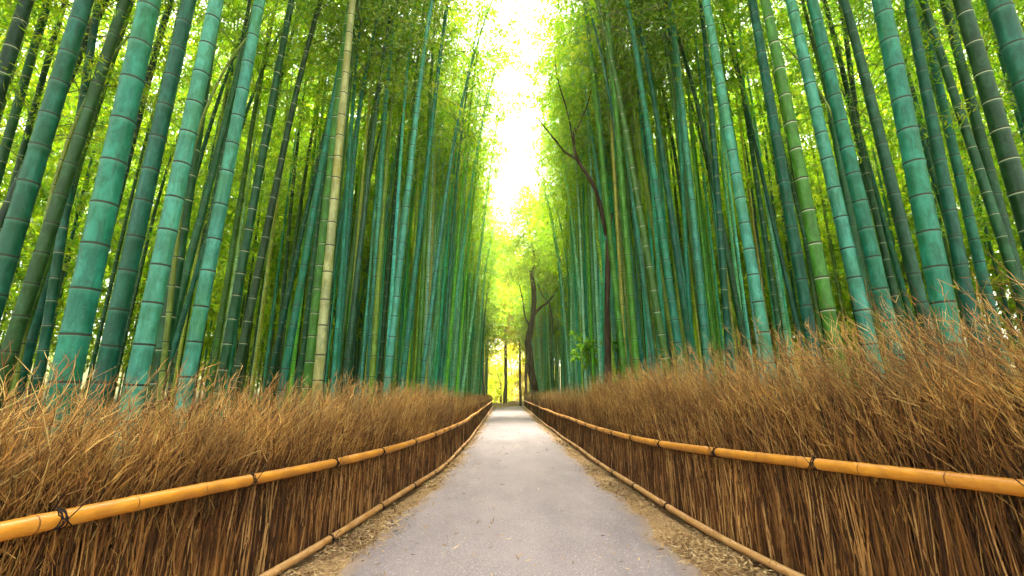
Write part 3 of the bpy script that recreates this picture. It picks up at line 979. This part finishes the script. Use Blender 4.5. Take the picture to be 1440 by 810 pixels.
def make_tree(base, limbs, centres, radius, n, label, seed, name='tree', leaf=(0.16, 0.085), group=None):
    """limbs: list of (points, r0, r1) in world space"""
    root = bpy.data.objects.new(name, None); COL.objects.link(root)
    root.location = base
    tag(root, label, 'tree', group)
    inv = Matrix.Translation(-Vector(base))
    b = Bag()
    for i, (pts, r0, r1) in enumerate(limbs[:1]):
        limb(b, pts, r0, r1, seed + i, 12)
    t = link('trunk', b.build('trunk', [M['bark']], True), root); t.matrix_parent_inverse = inv
    for i, (pts, r0, r1) in enumerate(limbs[1:]):
        b = Bag(); limb(b, pts, r0, r1, seed + 20 + i)
        q = link('limb', b.build('limb', [M['bark']], True), root); q.matrix_parent_inverse = inv
    if n:
        V, F = crown_clumps(centres, radius, n, seed, leaf)
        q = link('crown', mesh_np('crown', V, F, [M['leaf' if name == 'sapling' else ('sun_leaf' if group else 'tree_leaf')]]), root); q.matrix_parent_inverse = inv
    return root


def px(pts, Y):
    return [on_plane(a, b, Y + (q[0] if q else 0)) for (a, b, *q) in pts]


# the dark crooked tree at the end of the right fence
Y = 28.5
lb = px([(756, 575), (751, 538), (743, 502), (742, 476), (750, 446), (752, 410), (748, 382)], Y)
base = Vector((lb[0].x, Y, 0)); lb[0] = base
make_tree(base, [
    (lb, 0.27, 0.15),
    (px([(750, 384), (753, 365), (746, 335, 1), (739, 300, 2), (735, 270, 3)], Y), 0.10, 0.03),
    (px([(750, 384), (760, 362), (768, 330, 1), (772, 300, 2)], Y), 0.09, 0.03),
    (px([(751, 442), (760, 432), (772, 425), (783, 406), (797, 394)], Y), 0.10, 0.045),
    (px([(745, 458), (738, 446), (735, 420), (729, 397)], Y), 0.06, 0.025),
    (px([(772, 424), (776, 445), (778, 470)], Y), 0.06, 0.03),
    (px([(756, 400), (762, 415), (770, 424)], Y), 0.05, 0.04),
], px([(726, 300), (745, 300), (768, 300), (708, 335, 2), (728, 345), (752, 330), (775, 345), (735, 385), (760, 365), (780, 380), (742, 272, 1)], Y), 1.25, 22000,
    'dark crooked tree with bright leaves at the far end of the right fence', 41, leaf=(0.13, 0.07))
# thin straight trunk left of it
Y = 49
lb = px([(732, 566), (731, 520), (731, 480), (729, 440), (729, 400)], Y); base = Vector((lb[0].x, Y, -0.1)); lb[0] = base
make_tree(base, [(lb, 0.15, 0.06), (px([(729, 440), (724, 410), (720, 380)], Y), 0.07, 0.03)],
          px([(722, 370), (732, 390), (716, 345)], Y), 1.5, 7000, 'thin straight tree just left of the dark crooked tree', 57)
# the dead dark tree among the right bamboo
Y = 9.5
lb = px([(851, 560), (855, 480), (853, 400), (856, 340), (858, 300)], Y); base = Vector((lb[0].x, Y, 0)); lb[0] = base
make_tree(base, [
    (lb, 0.075, 0.050),
    (px([(853, 330), (838, 262), (815, 232), (806, 208), (808, 180)], Y), 0.055, 0.03),
    (px([(812, 225), (795, 215), (775, 190), (757, 168)], Y), 0.030, 0.012),
    (px([(806, 200), (799, 160), (782, 105), (780, 70)], Y), 0.026, 0.010),
    (px([(808, 190), (826, 150), (838, 95)], Y), 0.022, 0.008),
], None, 0, 0, 'dead dark tree with bare forked branches among the right bamboos', 71, 'dead_tree')

# sunlit trees beyond the end of the path
FAR = [(-6.5, 60, 17, 'tall sunlit yellow green tree beyond the path, leftmost of the far trees'),
       (-2.9, 57, 18, 'tall bushy sunlit tree just left of the end of the path'),
       (-0.4, 55, 20, 'tallest sunlit yellow tree straight beyond the end of the path'),
       (2.3, 60, 17, 'tall sunlit yellow green tree beyond the path, behind the dark crooked tree'),
       (-1.1, 66, 5.5, 'small slender yellow tree low in the bright end of the path'),
       (-4.0, 78, 9, 'low yellow tree far beyond the path, left of the small slender one'),
       (0.6, 80, 11, 'low rounded yellow tree far beyond the path, behind the small slender one'),
       (4.5, 78, 9, 'low yellow tree far beyond the path, mostly behind the dark trunk')]
for i, (x, y, h, lab) in enumerate(FAR):
    b = Vector((x, y, -0.4))
    rg = np.random.default_rng(80 + i)
    top = (x + rg.normal() * 0.4, y, h * 0.75)
    lm = [([b, (x + 0.1, y, h * 0.3), (x - 0.1, y, h * 0.55), top], 0.10 + h * 0.008, 0.05)]
    cen = []
    for k in range(9):
        an = k * 2.4; hh = h * ((0.50 if h > 15 else 0.08) + (0.46 if h > 15 else 0.80) * k / 8); rr = h * 0.22 * math.sin(math.pi * (0.2 + 0.75 * k / 8))
        q = (x + (0.8 if h > 15 else 1.2) * rr * math.cos(an), y + rr * math.sin(an), hh)
        lm.append(([(x, y, hh * 0.72), ((x + q[0]) / 2, (y + q[1]) / 2, hh * 0.9), q], 0.05, 0.015))
        cen.append(q)
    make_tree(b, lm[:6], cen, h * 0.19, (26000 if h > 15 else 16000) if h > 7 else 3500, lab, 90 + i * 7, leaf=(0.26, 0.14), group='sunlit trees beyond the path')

# low leafy bank across the end of the path
def bank():
    n = 40
    xs = np.linspace(-7, 5, n); m = 7
    V = []
    for i, x in enumerate(xs):
        for j in range(m):
            t = j / (m - 1)
            h = 0.55 * math.sin(math.pi * t) * (0.8 + 0.25 * math.sin(x * 1.7) + 0.12 * math.sin(x * 4.3)) * min(1, (i + .2) / 4, (n - 1 - i + .2) / 4)
            V.append((x, 50 + 2.6 * t + 0.25 * math.sin(x), -0.12 + h))
    i = np.arange(n - 1)[:, None] * m + np.arange(m - 1)[None, :]
    F = np.stack([i, i + m, i + m + 1, i + 1], -1).reshape(-1, 4)
    tag(link('terrain', mesh_np('terrain', np.array(V), F, [M['ground']], smooth=True)), kind='structure')
bank()

# leafy saplings among the stems on the right
def sapling(Xp, Yp, Y, h, label, seed):
    p = on_plane(Xp, Yp, Y)
    base = Vector((p.x, Y, 0.02))
    rg = np.random.default_rng(seed)
    lm = [([base, (p.x + .05, Y, h * .4), (p.x - .04, Y + .1, h)], 0.018, 0.006)]
    cen = [(p.x + rg.normal() * .35, Y + rg.normal() * .3, h * (0.45 + 0.55 * rg.random())) for _ in range(9)]
    for c in cen[:5]:
        lm.append(([(p.x, Y, c[2] * .75), ((p.x + c[0]) / 2, (Y + c[1]) / 2, c[2] * .92), c], 0.007, 0.003))
    make_tree(base, lm, cen, 0.26, 900, label, seed, 'sapling', leaf=(0.11, 0.055), group=None)
sapling(833, 540, 12.0, 2.9, 'leafy bright green sapling left of the dark dead trunk', 131)

# ------------------------------------------------------------------ thin yellow haze added to make the gap glow
mm = bpy.data.materials.new('haze'); mm.use_nodes = True
nt = mm.node_tree; nt.nodes.clear()
out = nt.nodes.new('ShaderNodeOutputMaterial')
pv = nt.nodes.new('ShaderNodeVolumePrincipled')
pv.inputs['Color'].default_value = (0.96, 0.98, 0.55, 1)
pv.inputs['Density'].default_value = 0.0011
pv.inputs['Anisotropy'].default_value = 0.55
nt.links.new(pv.outputs[0], out.inputs['Volume'])
x0, x1, y0, y1, z0, z1 = -320, 320, -220, 520, -2.0, 30.0
V = [(x, y, z) for z in (z0, z1) for y in (y0, y1) for x in (x0, x1)]
F = np.array([(0, 2, 3, 1), (4, 5, 7, 6), (0, 1, 5, 4), (2, 6, 7, 3), (0, 4, 6, 2), (1, 3, 7, 5)])
tag(link('haze', mesh_np('haze', V, F, [mm])), kind='stuff')
S.cycles.volume_bounces = 0
